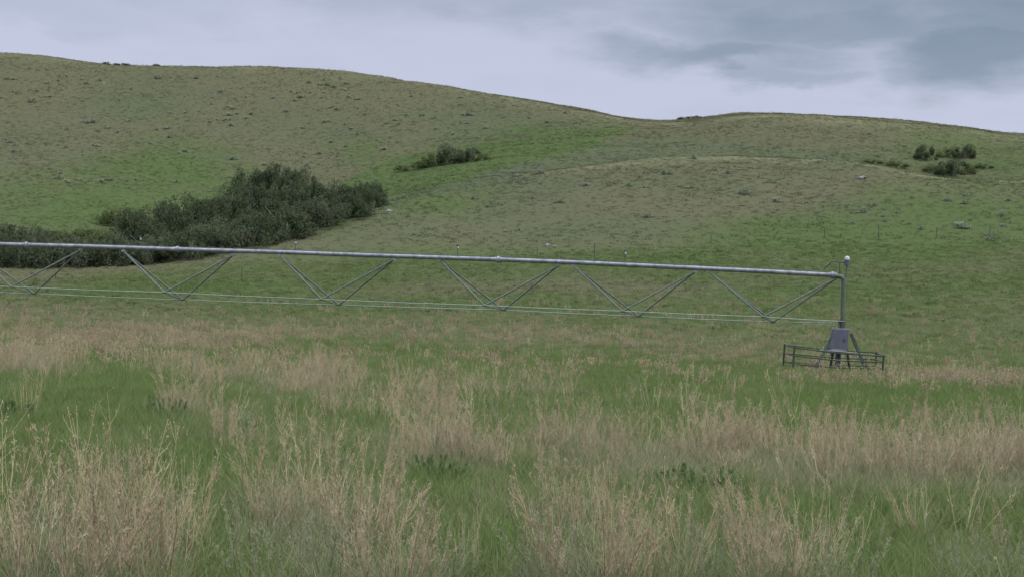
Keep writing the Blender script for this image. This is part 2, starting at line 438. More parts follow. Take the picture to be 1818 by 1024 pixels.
# ------------------------------------------------------------------ vegetation meshes
def blade_mesh(name, nb, h, w, rad, lean, mat, seed, segs=3):
    g = np.random.default_rng(seed)
    az = g.uniform(0, 2 * math.pi, nb); ra = rad * np.sqrt(g.uniform(0, 1, nb))
    base = np.stack([ra * np.cos(az), ra * np.sin(az), np.full(nb, -.02)], -1)
    da = az + g.normal(0, .9, nb)
    dr = np.stack([np.cos(da), np.sin(da), np.zeros(nb)], -1)
    H = h * g.uniform(.45, 1.1, nb); L = lean * g.uniform(.2, 1.4, nb)
    tw = g.uniform(0, math.pi, nb); side = np.stack([np.cos(tw), np.sin(tw), np.zeros(nb)], -1)
    V = np.zeros((nb, 2 * segs + 1, 3))
    for k in range(segs + 1):
        t = k / segs
        c = base + dr * (H * L * t ** 1.8)[:, None]; c[:, 2] += H * t * (1 - .25 * L * t)
        if k == segs: V[:, 2 * segs] = c
        else:
            ww = w * (1 - .75 * t) * g.uniform(.7, 1.3, nb)
            V[:, 2 * k] = c - side * ww[:, None] / 2; V[:, 2 * k + 1] = c + side * ww[:, None] / 2
    nv = 2 * segs + 1; off = (np.arange(nb) * nv)[:, None]
    q = np.concatenate([off + np.array([[2 * k, 2 * k + 1, 2 * k + 3, 2 * k + 2]]) for k in range(segs - 1)])
    tr = off + np.array([[2 * segs - 2, 2 * segs - 1, 2 * segs]])
    bl = np.repeat(g.uniform(0, 1, nb), nv)
    return mesh_np(name, V.reshape(-1, 3), [q, tr], [mat], attr={'blade': bl})

def weed_mesh(name, seed, nst=12, h=.8, rad=.1, lean=.35, nbr=10, blen=.28, fl=6, fsz=(.016, .006), r0=.0035, mats=(M_PINK, M_FLUFF), start=.25, bang=.55, seg=6):
    """a dead weed: wiry stems that fork, beset with small seed husks"""
    g = np.random.default_rng(seed)
    V, Q, T, MQ, MT, A = [], [], [], [], [], []
    nv = 0
    def strip(P, w, mi, val):
        nonlocal nv
        P = np.asarray(P); n = len(P)
        a = g.normal(size=3); d = P[-1] - P[0]; s = np.cross(d, a); s /= np.linalg.norm(s) + 1e-9
        s2 = np.cross(d, s); s2 /= np.linalg.norm(s2) + 1e-9
        for sd in (s, s2) if mi == 0 and w > .004 else (s,):
            ww = np.linspace(w, w * .45, n)[:, None] / 2
            V.append(np.concatenate([P - sd * ww, P + sd * ww]))
            for k in range(n - 1):
                Q.append((nv + k, nv + k + 1, nv + n + k + 1, nv + n + k)); MQ.append(mi)
            A.extend([val] * (2 * n)); nv += 2 * n
    def flecks(p0, p1, m, val):
        nonlocal nv
        for _ in range(m):
            c = p0 + (p1 - p0) * g.uniform(.15, 1.05) + g.normal(0, .010, 3)
            u = (p1 - p0) / (np.linalg.norm(p1 - p0) + 1e-9) * .9 + g.normal(0, .45, 3); u /= np.linalg.norm(u)
            w = np.cross(u, g.normal(size=3)); w /= np.linalg.norm(w) + 1e-9
            a, b = fsz[0] * g.uniform(.6, 1.4), fsz[1] * g.uniform(.7, 1.4)
            V.append(np.array([c - u * a / 2, c + w * b / 2, c + u * a / 2, c - w * b / 2]))
            Q.append((nv, nv + 1, nv + 2, nv + 3)); MQ.append(1); A.extend([min(1, max(0, val + g.normal(0, .25)))] * 4); nv += 4
    for _ in range(nst):
        az = g.uniform(0, 2 * math.pi); L = lean * g.uniform(.1, 1.2); hh = h * g.uniform(.55, 1.1)
        b0 = np.array([math.cos(az), math.sin(az), 0]) * rad * math.sqrt(g.uniform()) + np.array([0, 0, -.03])
        az2 = az + g.normal(0, .5)
        dv = np.array([math.cos(az2) * L, math.sin(az2) * L, 1.0])
        P = [b0]; val = g.uniform(0, 1)
        for k in range(seg):
            dv = dv + g.normal(0, .07, 3); dv[2] = max(dv[2], .35)
            P.append(P[-1] + dv / np.linalg.norm(dv) * hh / seg)
        P = np.array(P)
        strip(P, r0 * 2 * g.uniform(.7, 1.3), 0, val)
        for _b in range(nbr):
            t = g.uniform(start, .97); k = min(int(t * seg), seg - 1); q0 = P[k] + (P[k + 1] - P[k]) * (t * seg - k)
            ax = P[k + 1] - P[k]; ax = ax / np.linalg.norm(ax)
            side = np.cross(ax, g.normal(size=3)); side /= np.linalg.norm(side)
            ang = bang * g.uniform(.5, 1.3); dd = ax * math.cos(ang) + side * math.sin(ang)
            bl = blen * hh * (1.15 - t * .8) * g.uniform(.5, 1.2)
            q1 = q0 + dd * bl * .55; q2 = q1 + (dd * .7 + np.array([0, 0, .35])) * bl * .45
            strip([q0, q1, q2], r0 * 1.1, 0, val); flecks(q0, q2, fl, val)
        flecks(P[-2], P[-1], fl * 2, val)
    MQ = np.array(MQ)
    return mesh_np(name, np.concatenate(V), np.array(Q), list(mats), MQ, {'blade': np.array(A)})

def crown_mesh(name, seed, nclump, leaves, leaf, mat, upright=.5, squash=1.0, cmin=.11, woody=False):
    """leaf clumps filling a unit dome (radius 1, height 1)"""
    g = np.random.default_rng(seed)
    C = []
    while len(C) < nclump:
        p = g.uniform(-1, 1, 3); p[2] = abs(p[2])
        r = np.linalg.norm(p * [1, 1, 1.05])
        if .25 < r < .80 + .22 * g.uniform() ** 2 and g.uniform() < .35 + r: C.append(p)
    C = np.array(C); cr = g.uniform(cmin, max(.28, cmin + .08), nclump)
    k = g.integers(0, nclump, nclump * leaves)
    d = g.normal(size=(len(k), 3)); d /= np.linalg.norm(d, axis=1)[:, None]
    P = C[k] + d * (cr[k] * g.uniform(.35, 1.05, len(k)) ** .6)[:, None] * [1, 1, 1.0 + upright * .6]
    P[:, 2] = np.abs(P[:, 2]) * squash
    u = g.normal(size=(len(k), 3)); u[:, 2] += upright * 1.6; u /= np.linalg.norm(u, axis=1)[:, None]
    w = np.cross(u, g.normal(size=u.shape)); w /= np.linalg.norm(w, axis=1)[:, None]
    s = leaf * g.uniform(.6, 1.5, len(k))[:, None]
    V = np.stack([P - u * s, P + w * s * .45, P + u * s, P - w * s * .45], 1).reshape(-1, 3)
    tone = np.clip(g.uniform(0, 1, nclump)[k] * .6 + g.uniform(0, .4, len(k)), 0, 1)
    if woody:                                   # short twisted branches from the foot into every clump
        W = []
        for c in C * [1, 1, squash]:
            e = np.cross(c + [0, 0, .1], g.normal(size=3)); e = e / np.linalg.norm(e) * .03
            W.append([np.array([0, 0, -.1]) - e, c * .95 - e * .4, c * .95 + e * .4, np.array([0, 0, -.1]) + e])
        V = np.concatenate([V, np.array(W).reshape(-1, 3)]); tone = np.concatenate([tone, np.full(nclump, .1)])
    q = np.arange(len(V)).reshape(-1, 4)
    return mesh_np(name, V, q, [mat], attr={'blade': np.repeat(tone, 4)})

def stems_mesh(name, seed, n, mat):
    g = np.random.default_rng(seed); mb = MB()
    for _ in range(n):
        a = g.uniform(0, 6.28); e = np.array([math.cos(a), math.sin(a), 0]) * g.uniform(.15, .7)
        top = e + np.array([0, 0, g.uniform(.55, .95)])
        mid = e * .35 + np.array([g.normal(0, .04), g.normal(0, .04), top[2] * .5])
        mb.tube([e * .12 + np.array([0, 0, -.12]), mid, top], [.03, .02, .007], 5)
    me = mb.mesh(name, mat)
    a = me.attributes.new('blade', 'FLOAT', 'POINT'); a.data.foreach_set('value', np.full(len(me.vertices), .5, np.float32))
    return me

# ------------------------------------------------------------------ scattered cover (stuff)
def scatter(name, pts, rot, scl, pick, dry, sources, label, cat, more=()):
    col = bpy.data.collections.new(name + '_sources')
    for i, me in enumerate(sources):
        col.objects.link(bpy.data.objects.new('%s_source_%02d' % (name, i), me))
    me = bpy.data.meshes.new(name); me.vertices.add(len(pts)); me.vertices.foreach_set('co', np.asarray(pts, np.float32).ravel())
    for k, v, t in (('dry', dry, 'FLOAT'), ('scl', scl, 'FLOAT'), ('pick', pick, 'INT'), *more):
        a = me.attributes.new(k, t, 'POINT'); a.data.foreach_set('value', np.asarray(v, np.float32 if t == 'FLOAT' else np.int32))
    a = me.attributes.new('rot', 'FLOAT_VECTOR', 'POINT'); a.data.foreach_set('vector', np.asarray(rot, np.float32).ravel())
    ob = link(name, me)
    ng = bpy.data.node_groups.new(name + '_scatter', 'GeometryNodeTree')
    ng.interface.new_socket('Geometry', in_out='INPUT', socket_type='NodeSocketGeometry')
    ng.interface.new_socket('Geometry', in_out='OUTPUT', socket_type='NodeSocketGeometry')
    N, L = ng.nodes, ng.links
    gi, go = N.new('NodeGroupInput'), N.new('NodeGroupOutput')
    ci = N.new('GeometryNodeCollectionInfo'); ci.inputs['Collection'].default_value = col
    ci.inputs['Separate Children'].default_value = True; ci.inputs['Reset Children'].default_value = True
    ip = N.new('GeometryNodeInstanceOnPoints'); ip.inputs['Pick Instance'].default_value = True
    def at_(nm, t):
        x = N.new('GeometryNodeInputNamedAttribute'); x.data_type = t; x.inputs['Name'].default_value = nm
        return x.outputs['Attribute']
    L.new(gi.outputs[0], ip.inputs['Points']); L.new(ci.outputs[0], ip.inputs['Instance'])
    L.new(at_('pick', 'INT'), ip.inputs['Instance Index'])
    e2r = N.new('FunctionNodeEulerToRotation'); L.new(at_('rot', 'FLOAT_VECTOR'), e2r.inputs[0]); L.new(e2r.outputs[0], ip.inputs['Rotation'])
    L.new(at_('scl', 'FLOAT'), ip.inputs['Scale']); L.new(ip.outputs[0], go.inputs[0])
    md = ob.modifiers.new('scatter', 'NODES'); md.node_group = ng
    return tag(ob, label, cat, kind='stuff')

def sample(n, d0, d1, p=1.0, mlim=.44):
    u = rng.uniform(0, 1, n)
    d = (d0 ** (p + 1) + u * (d1 ** (p + 1) - d0 ** (p + 1))) ** (1 / (p + 1))
    m = rng.uniform(-mlim, mlim, n)
    return m * d, d

def rots(n, tilt=.15):
    return np.stack([rng.normal(0, tilt, n), rng.normal(0, tilt, n), rng.uniform(0, 6.283, n)], -1)

# grass of the field
turf = [blade_mesh('turf_tuft', 34, .20 + .05 * (i % 3), .0058, .10, .8, M_GRASS, 100 + i) for i in range(5)]
turf += [blade_mesh('turf_clump', 44, .22, .011, .24, .8, M_GRASS, 120 + i, 2) for i in range(4)]
P, S, K = [], [], []
for cnt, a0, a1, k0, k1, sc in ((30000, 6.0, 28, 0, 5, 1.0), (40000, 22, 66, 5, 9, .95), (34000, 52, 150, 5, 9, 1.15)):
    X, Y = sample(cnt, a0, a1)
    P.append(np.stack([X, Y, ground(X, Y)], -1)); S.append(sc * rng.uniform(.65, 1.3, cnt)); K.append(rng.integers(k0, k1, cnt))
P = np.concatenate(P); S = np.concatenate(S); K = np.concatenate(K)
px, py = proj(P)
lush = blobs(px, py, LUSH)
S *= .8 + .45 * fbm(P[:, 0], P[:, 1], 1.8, 61)
dr = np.clip(dryness(P[:, 0], P[:, 1], P[:, 2]) * .8 - .12 + rng.normal(0, .12, len(P)), 0, 1)
scatter('field_grass', P, rots(len(P)), S, K, dr, turf, 'green hay field grass with dead blades in it around the irrigation span', 'grass')

# short hill grass in tussocks
tuss = [blade_mesh('tussock', 26, .15, .034, .32, 1.2, M_TUSSOCK, 140 + i, 2) for i in range(5)]
X, Y = sample(130000, 80, 420, 1.0, .42)
k_ = rng.uniform(0, 1, len(X)) < np.clip((Y - 80) / 45, 0, 1); X, Y = X[k_], Y[k_]
Z = ground(X, Y)
dr = np.clip(dryness(X, Y, Z) + rng.normal(0, .16, len(X)), 0, 1)
S = rng.uniform(.5, 1.25, len(X)) * (.7 + .8 * fbm(X, Y, 7, 71)) * .95
S = np.where(rng.uniform(0, 1, len(X)) < .05, S * 1.7, S)
scatter('hill_grass', np.stack([X, Y, Z], -1), rots(len(X), .2), S, rng.integers(0, 5, len(X)), dr, tuss,
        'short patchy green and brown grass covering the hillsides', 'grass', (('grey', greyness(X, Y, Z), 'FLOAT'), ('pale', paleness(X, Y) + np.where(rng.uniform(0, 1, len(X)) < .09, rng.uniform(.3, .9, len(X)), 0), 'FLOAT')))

# dead weeds of the field: the unnumbered mass
weeds = [weed_mesh('dead_weed', 200 + i, nst=9, h=.62 + .05 * (i % 3), rad=.13, lean=.34, nbr=10, fl=4, fsz=(.026, .0045)) for i in range(4)]
weeds += [weed_mesh('straw_weed', 210 + i, nst=6, h=.78, rad=.10, lean=.42, nbr=5, fl=3, mats=(M_STRAW, M_STRAW), start=.4) for i in range(3)]
weeds += [weed_mesh('sage_weed', 220 + i, nst=7, h=.55, rad=.10, lean=.45, nbr=9, fl=6, blen=.16, fsz=(.020, .007), mats=(M_SAGE, M_SAGE), start=.12) for i in range(3)]
FARW = [weed_mesh('far_dead_weed', 230 + i, nst=16, h=.55, rad=.28, lean=.3, nbr=5, fl=3, fsz=(.05, .022), r0=.007) for i in range(3)]
FARW += [weed_mesh('far_straw_weed', 235 + i, nst=9, h=.6, rad=.25, lean=.35, nbr=3, fl=2, fsz=(.05, .02), r0=.006, mats=(M_STRAW, M_STRAW), start=.4) for i in range(2)]
weeds += FARW
P, K, S = [], [], []
for cnt, a0, a1, near in ((5200, 6.2, 20, True), (14000, 18, 42, True), (16000, 40, 118, False)):
    X, Y = sample(cnt, a0, a1); Z = ground(X, Y)
    p3 = np.stack([X, Y, Z], -1); x, y = proj(p3)
    den = (.05 if near else .09) + .95 * blobs(x, y, DRY_FIELD) - .42 * blobs(x, y, LUSH) + .5 * (fbm(X, Y, 1.6 if near else 6, 81) - .5)
    den = np.where((x < -40) | (x > 1860), np.maximum(den, .35), den)
    if not near: den = np.maximum(.66 * den * np.clip((104 - Y) / 30, .10, 1), .035 + .45 * np.clip(fbm(X, Y, 9, 83) - .52, 0, 1))
    else: den *= np.where(Y < 15, .085, .27) * np.clip((fbm(X, Y, 1.5, 85, 2) - .36) * 4.5, .08, 1.25)
    keep = rng.uniform(0, 1, cnt) < den
    m = keep.sum()
    P.append(p3[keep]); S.append(rng.uniform(.6, 1.2, m) * (1.0 if near else .85))
    K.append(rng.choice(10, m, p=[.155] * 4 + [.08] * 3 + [.0466, .0467, .0467]) if near else rng.choice([10, 11, 12, 13, 14], m, p=[.22, .22, .22, .17, .17]))
P = np.concatenate(P); S = np.concatenate(S); K = np.concatenate(K)
scatter('dead_weeds', P, rots(len(P), .10), S, K, np.full(len(P), .5), weeds,
        'dead tan weeds standing in loose drifts all over the green field', 'weeds')

# ------------------------------------------------------------------ weed clumps that stand out
CL = {
    'pink': [weed_mesh('pink_clump', 300 + i, nst=30, h=.92, rad=.28, lean=.45, nbr=12, fl=5, blen=.24, fsz=(.028, .0048)) for i in range(3)],
    'straw': [weed_mesh('straw_clump', 310 + i, nst=22, h=.95, rad=.26, lean=.5, nbr=8, fl=4, mats=(M_STRAW, M_PINK), start=.3) for i in range(3)],
    'sage': [weed_mesh('sage_clump', 320 + i, nst=16, h=.8, rad=.2, lean=.5, nbr=13, fl=7, blen=.17, fsz=(.022, .008), mats=(M_SAGE, M_SAGE), start=.15) for i in range(2)],
    'leafy': [weed_mesh('leafy_clump', 330 + i, nst=26, h=.42, rad=.32, lean=.8, nbr=12, fl=10, blen=.3, fsz=(.034, .007), mats=(M_DARKLEAF, M_DARKLEAF), start=.05) for i in range(2)],
}
CLUMPS = [  # photo x and y of the foot, photo y of the top, width factor, kind, label
    (120, 1075, 770, 1.15, 'pink', 'big pinkish dead weed clump filling the bottom left corner'),
    (45, 1030, 800, 1.0, 'straw', 'straw yellow weed with stalks leaning left at the left edge'),
    (205, 1065, 745, 1.05, 'straw', 'tall pale stalked clump right of the big bottom left clump'),
    (285, 1055, 790, .95, 'pink', 'tan weed clump at bottom left, last before the green gap'),
    (195, 985, 790, .8, 'pink', 'shorter brownish clump behind the big bottom left clump'),
    (90, 970, 815, .8, 'sage', 'grey green sprigs behind the leaning straw stalks at left'),
    (330, 1000, 810, .5, 'straw', 'thin upright straw stalks at right edge of bottom left stand'),
    (500, 960, 790, 1.0, 'pink', 'rounded pinkish weed left half of the centre left clump'),
    (575, 955, 735, 1.1, 'straw', 'tallest straw coloured weed in the centre left clump'),
    (640, 985, 770, .95, 'pink', 'pinkish weed on the right half of centre left clump'),
    (455, 1060, 850, .8, 'sage', 'grey branched weed below the centre left clump'),
    (560, 1070, 850, .7, 'sage', 'pale forked stems at bottom edge under the centre left clump'),
    (690, 1085, 880, 1.0, 'pink', 'reddish fluffy dead weed at the bottom edge left of centre'),
    (790, 1075, 890, .7, 'sage', 'grey green seedy stalks at bottom edge, just left of centre'),
    (830, 1040, 900, .35, 'straw', 'lone thin yellowish stalk pair at bottom centre'),
    (960, 1065, 830, .8, 'sage', 'dark stemmed grey weed at bottom centre beside brown clump'),
    (1045, 1075, 810, 1.05, 'pink', 'big brown dead weed clump at bottom right of centre'),
    (1095, 1040, 830, .75, 'straw', 'pale wiry stems on the right of the bottom centre clump'),
    (1015, 960, 800, .8, 'pink', 'brown weed standing behind the bottom centre clump'),
    (1195, 1060, 860, .8, 'straw', 'yellowish open weed with sprigs right of bottom centre clump'),
    (1255, 1065, 880, .6, 'sage', 'grey green leafy stalks between the two bottom right clumps'),
    (1385, 1075, 845, 1.0, 'pink', 'dense tan clump at the bottom of the right half'),
    (1440, 1045, 850, .85, 'straw', 'straw stems leaning right beside dense bottom right tan clump'),
    (1340, 1010, 850, .75, 'pink', 'brown weed at left rear of the dense bottom right clump'),
    (1500, 1075, 900, .8, 'sage', 'grey sprigs on the green gap at bottom right'),
    (1640, 965, 840, .9, 'straw', 'solitary tan weed standing in green grass at right'),
    (1690, 1060, 930, .7, 'sage', 'low grey green weed at bottom right below solitary tan weed'),
    (1795, 1070, 900, .8, 'sage', 'grey green weed in the bottom right corner'),
    (770, 830, 700, 1.0, 'pink', 'pinkish weed clump in mid field left of centre'),
    (840, 830, 745, .8, 'pink', 'small rounded pink clump in mid field at centre'),
    (720, 850, 740, .7, 'straw', 'straw tuft leaning left of the pinkish mid field clump'),
    (980, 810, 700, 1.0, 'pink', 'pinkish clump right of the small rounded centre clump'),
    (1070, 830, 720, .95, 'pink', 'tan clump behind the bottom centre clump in mid field'),
    (1150, 830, 730, .9, 'straw', 'straw clump in mid field between two pinkish clumps'),
    (1225, 830, 730, .9, 'pink', 'pinkish clump beside the dark leafy patch in mid field'),
    (1330, 815, 705, 1.05, 'pink', 'greyish pink clump below and left of the guard pen'),
    (1420, 840, 720, 1.0, 'pink', 'tan clump just below the guard pen'),
    (1500, 850, 705, 1.0, 'straw', 'tall straw clump under the right end of guard pen'),
    (1585, 855, 740, .95, 'pink', 'brown clump second from the right edge in mid field'),
    (1680, 855, 745, 1.0, 'pink', 'loose brown clump near the right edge in mid field'),
    (1785, 850, 725, 1.0, 'pink', 'pinkish clump cut by the right edge in mid field'),
    (320, 745, 650, 1.1, 'pink', 'compact grey pink clump on the left by bright green grass'),
    (540, 700, 605, 1.2, 'pink', 'wide pale pinkish clump under the middle of the span'),
    (610, 700, 610, 1.0, 'pink', 'narrower pale clump joined to the wide one under span'),
    (50, 745, 650, .6, 'straw', 'tall thin straw stalks over a dark leafy base at left'),
    (293, 750, 700, .8, 'leafy', 'dark leafy plant at foot of the compact grey pink clump'),
    (25, 752, 705, .9, 'leafy', 'dark leafy plant at the left edge below tall thin stalks'),
    (790, 862, 800, .8, 'leafy', 'dark leafy plant below the pinkish mid field clumps'),
    (1240, 880, 820, 1.0, 'leafy', 'wide dark leafy patch plant right of centre'),
]
for i, (x, yb, yt, wf, kd, lab) in enumerate(CLUMPS):
    p = hit(x, yb)
    h = (yb - yt) / F * p[1] / (.42 if kd == 'leafy' else .9)
    w = h ** .5 * wf * .88
    nm = {'pink': 'dead_weed', 'straw': 'straw_weed', 'sage': 'grey_weed', 'leafy': 'leafy_weed'}[kd]
    ob = link(nm, CL[kd][i % len(CL[kd])], loc=p, rotz=random.uniform(0, 6.28), scale=(w, w, h))
    tag(ob, lab, 'weed', {'pink': 'fluffy dead weed clumps in the field', 'straw': 'straw coloured weed clumps in the field',
                          'sage': 'grey green weeds in the foreground', 'leafy': 'dark leafy weeds in the field'}[kd])

# ------------------------------------------------------------------ shrubs
CROWN = [crown_mesh('shrub_crown', 400 + i, 42, 170, .032, M_SHRUB[mi], .55) for i, mi in enumerate((0, 0, 1, 1, 2))]
CROWN += [crown_mesh('shrub_crown', 440 + i, 30, 190, .032, M_SHRUB[2 if i else 0], .1) for i in range(2)]
STEMS = [stems_mesh('shrub_stems', 420 + i, 7, M_BARK) for i in range(3)]
def shrub(x, yb, yt, w, v, label, group, dmin=150.0, p=None, wide=1.12):
    p = hit(x, yb, dmin) if p is None else p
    s = p[1] / F
    h, r = max((yb - yt) * s, .5) * .98, w * s / 2 * wide
    t = link('shrub', None, loc=p, rotz=random.uniform(0, 6.28), scale=(r, r, h))
    tag(t, label, 'shrub', group)
    link('crown', CROWN[v], t); link('stem', STEMS[v % 3], t)
    return t
G1 = 'shrubs of the dark thicket in the draw'
TH = [(12, 474, 402, 80, 1), (70, 476, 412, 80, 2), (140, 476, 418, 90, 3), (205, 474, 412, 90, 2), (268, 468, 415, 80, 3), (325, 460, 402, 90, 1), (385, 450, 385, 90, 2),
      (445, 438, 372, 90, 1), (505, 424, 362, 90, 0), (565, 405, 348, 80, 2), (618, 388, 340, 70, 1), (658, 370, 326, 50, 0)]
TW = ['at the far left end', 'second from the left end', 'third from the left end', 'under the left sprinkler', 'beside the field tongue', 'above the second coupling', 'at the bend of the ridge edge',
      'where the pipe leaves the thicket', 'above the third sprinkler', 'halfway up the ridge edge', 'last but one on the right', 'at the right tip']
for (x, yb, yt, w, v), s in zip(TH, TW):
    shrub(x, yb, yt, w, v, 'grey green shrub in front row of thicket, ' + s, G1, 152, wide=1.4)
TB = [(15, 440, 394, 85, 0, 'dark shrub in the back row at left picture edge'), (62, 442, 398, 60, 0, 'dark shrub in back row beside the left edge one'),
      (100, 430, 405, 60, 4, 'small olive shrub behind the left end of the thicket'), (165, 432, 402, 90, 4, 'olive grey shrub behind the thicket below bright green slope'),
      (238, 428, 364, 80, 1, 'first tall dark shrub of the back row from left'), (298, 418, 347, 75, 0, 'dark shrub at the step in the thicket skyline'),
      (350, 408, 344, 85, 1, 'dark shrub left of centre in the thicket back row'), (405, 400, 334, 85, 0, 'dark shrub below the left shoulder of the thicket peak'),
      (452, 392, 322, 90, 1, 'dark shrub in the middle of the thicket below its peak'), (505, 385, 320, 90, 0, 'dark shrub low under the thicket peak'),
      (552, 375, 318, 80, 1, 'dark shrub on the right shoulder of the thicket'), (600, 368, 320, 75, 0, 'dark shrub third from the right tip, back row'),
      (643, 358, 323, 60, 1, 'dark shrub in back row near the right tip'),
      (445, 350, 300, 70, 1, 'top row shrub on left side of the thicket peak'), (487, 346, 285, 75, 0, 'tallest shrub forming the peak of the thicket'),
      (524, 350, 292, 65, 1, 'top row shrub on the right side of thicket peak'), (200, 400, 370, 50, 4, 'small olive shrub on the slope above the thicket'),
      (660, 352, 320, 40, 0, 'narrow shrub poking up at the thicket right tip')]
for x, yb, yt, w, v, s in TB:
    shrub(x, yb, yt, w, v, s, G1, 172, wide=1.3)
G2 = 'shrubs in the upper gully'
for x, yb, yt, w, v, s in [(800, 291, 254, 52, 5, 'tallest dark shrub in the upper gully'), (770, 294, 266, 50, 6, 'dark shrub left of the tallest gully one'),
                           (833, 288, 258, 46, 5, 'dark shrub right of the tallest gully one'), (860, 285, 270, 30, 6, 'low shrub at right end of upper gully patch'),
                           (748, 299, 285, 36, 6, 'grey low shrub at left part of upper gully patch'), (715, 304, 291, 30, 6, 'olive low shrub at left end of upper gully patch')]:
    shrub(x, yb, yt, w, v, s, G2, 222)
G3 = 'shrubs in the hollow at right'
for x, yb, yt, w, v, s in [(1643, 284, 253, 44, 5, 'dark left shrub of the hollow on right hill'), (1683, 280, 256, 40, 6, 'olive middle shrub in the back of the right hollow'),
                           (1712, 282, 254, 40, 5, 'dark right shrub at the back of the right hollow'), (1690, 313, 277, 64, 5, 'grey green round shrub in front in the right hollow'),
                           (1716, 310, 288, 34, 6, 'small grey shrub right of the front one in the hollow'), (1655, 306, 287, 40, 6, 'low olive shrub left of the front one in the hollow'),
                           (1590, 297, 284, 44, 6, 'low green brush leading left out of the right hollow'), (1548, 292, 281, 40, 6, 'farthest left low green brush by the right hollow'), (1745, 300, 288, 36, 6, 'low green brush right of the hollow shrubs')]:
    shrub(x, yb, yt, w, v, s, G3, 222)
G4 = 'small shrubs on the skyline'
for x, dy, w, v, s in [(187, 5, 14, 1, 'small dark shrub on the left skyline, topmost'), (206, 4, 14, 2, 'small shrub on left skyline, second from the top'),
                       (221, 4, 18, 1, 'flat dark shrub on left skyline at the foot of the step'), (277, 3, 14, 1, 'tiny shrub on the left skyline right of the step'),
                       (1212, 4, 16, 1, 'tiny bush just right of the saddle'), (1226, 4, 16, 1, 'middle tiny bush right of the saddle'), (1240, 4, 18, 0, 'highest tiny bush right of the saddle')]:
    p = skyline(x); X, Yp = proj(p)
    shrub(x, 100 + dy, 100, w, v, s, G4, p=p)

# ------------------------------------------------------------------ sagebrush on the slopes
SAGE = [crown_mesh('sagebrush', 450 + i, 22, 22, .11, M_SAGEBRUSH if i < 3 else M_SAGEDARK, .35, .9, .22, True) for i in range(5)]
ZONES = [  # name, x0, x1, y0, y1, count
    ('left hill', 0, 640, 135, 330, 156), ('middle slope', 560, 1090, 170, 270, 66), ('front knoll', 690, 1340, 300, 425, 44),
    ('right hill', 1190, 1640, 222, 284, 28), ('right green slope', 1330, 1812, 325, 428, 34)]
ORD = ['first', 'second', 'third', 'fourth', 'fifth', 'sixth', 'seventh', 'eighth', 'ninth', 'tenth', 'eleventh', 'twelfth', 'thirteenth', 'fourteenth', 'fifteenth', 'sixteenth']
sage_n = 0
for zi, (zn, x0, x1, y0, y1, cnt) in enumerate(ZONES):
    items, tries = [], 0
    while len(items) < cnt and tries < 4000:
        tries += 1
        x, y = random.uniform(x0, x1), random.uniform(y0, y1)
        sx = skyline(x); sy = float(proj(sx)[1])
        if y < sy + 9: continue
        p = hit(x, y, 120)
        dn = float(dryness(*[np.array([v]) for v in p])[0])
        if zi < 4 and random.random() > .25 + dn * 1.0: continue
        if zi == 1 and y > 330 - .09 * x: continue
        if zi == 2 and (p[1] > 225 or y > 440 - .02 * (x - 690)): continue
        if zi == 0 and (x < 720 and y > 300 and x > 380): continue
        if fbm(p[0], p[1], 22, 91) + random.uniform(-.16, .16) < .40: continue
        if any(abs(x - a) < 8 and abs(y - b) < 5 for a, b, _ in items): continue
        items.append((x, y, p))
    items.sort(key=lambda t: t[1])
    nb = max(1, math.ceil(len(items) / 12))
    for bnd in range(nb):
        row = sorted(items[bnd * 12:(bnd + 1) * 12], key=lambda t: t[0])
        for k, (x, y, p) in enumerate(row):
            w = random.choice([.35, .45, .55, .7, .9]) * random.uniform(.85, 1.15) * (1.0 if zi < 2 else .8)
            if random.random() < .12: w *= 1.5
            h = w * random.uniform(.65, .95)
            v = random.choice([0, 1, 2, 3, 4, 3, 4]) if zi != 4 else random.choice([3, 4, 3, 4, 1])
            ob = link('sagebrush', SAGE[v], loc=p - np.array([0, 0, .05]), rotz=random.uniform(0, 6.28), scale=(w, w, h))
            hue = 'dark green' if v >= 3 else 'grey green'
            tag(ob, '%s sagebrush on the %s, %s from left in its %s row' % (hue, zn, ORD[k], ORD[bnd]), 'sagebrush', 'sagebrush scattered on the ' + zn)
            sage_n += 1

# ------------------------------------------------------------------ pale rocks
def rock_mesh(seed):
    import bmesh
    bm = bmesh.new(); bmesh.ops.create_icosphere(bm, subdivisions=2, radius=1)
    g = random.Random(seed)
    from mathutils import noise
    for v in bm.verts:
        v.co *= .75 + .5 * noise.noise(v.co * 1.3 + Vector((seed, 0, 0)))
    me = bpy.data.meshes.new('rock'); bm.to_mesh(me); bm.free(); me.materials.append(M_ROCK)
    return me
ROCKS = [rock_mesh(i) for i in range(3)]
for i, (x, y, w, s) in enumerate([(508, 122, .8, 'pale rock on the left hill skyline'), (184, 149, .7, 'pale rock high on the left hill'), (488, 138, .45, 'small pale rock below the skyline one on left hill'),
                                  (690, 376, .7, 'pale flat rock at the edge of the ridge by the thicket'), (972, 437, .55, 'left one of two pale rocks above the pipe'),
                                  (985, 438, .4, 'right one of two pale rocks above the pipe'), (1530, 318, .9, 'grey rock on the crest of the right green slope'), (683, 197, .4, 'tiny pale rock on the middle slope')]):
    p = hit(x, y, 120)
    tag(link('rock', ROCKS[i % 3], loc=p, rotz=i * 1.3, scale=(w, w * .8, w * .5)), s, 'rock', 'pale rocks on the hillsides')

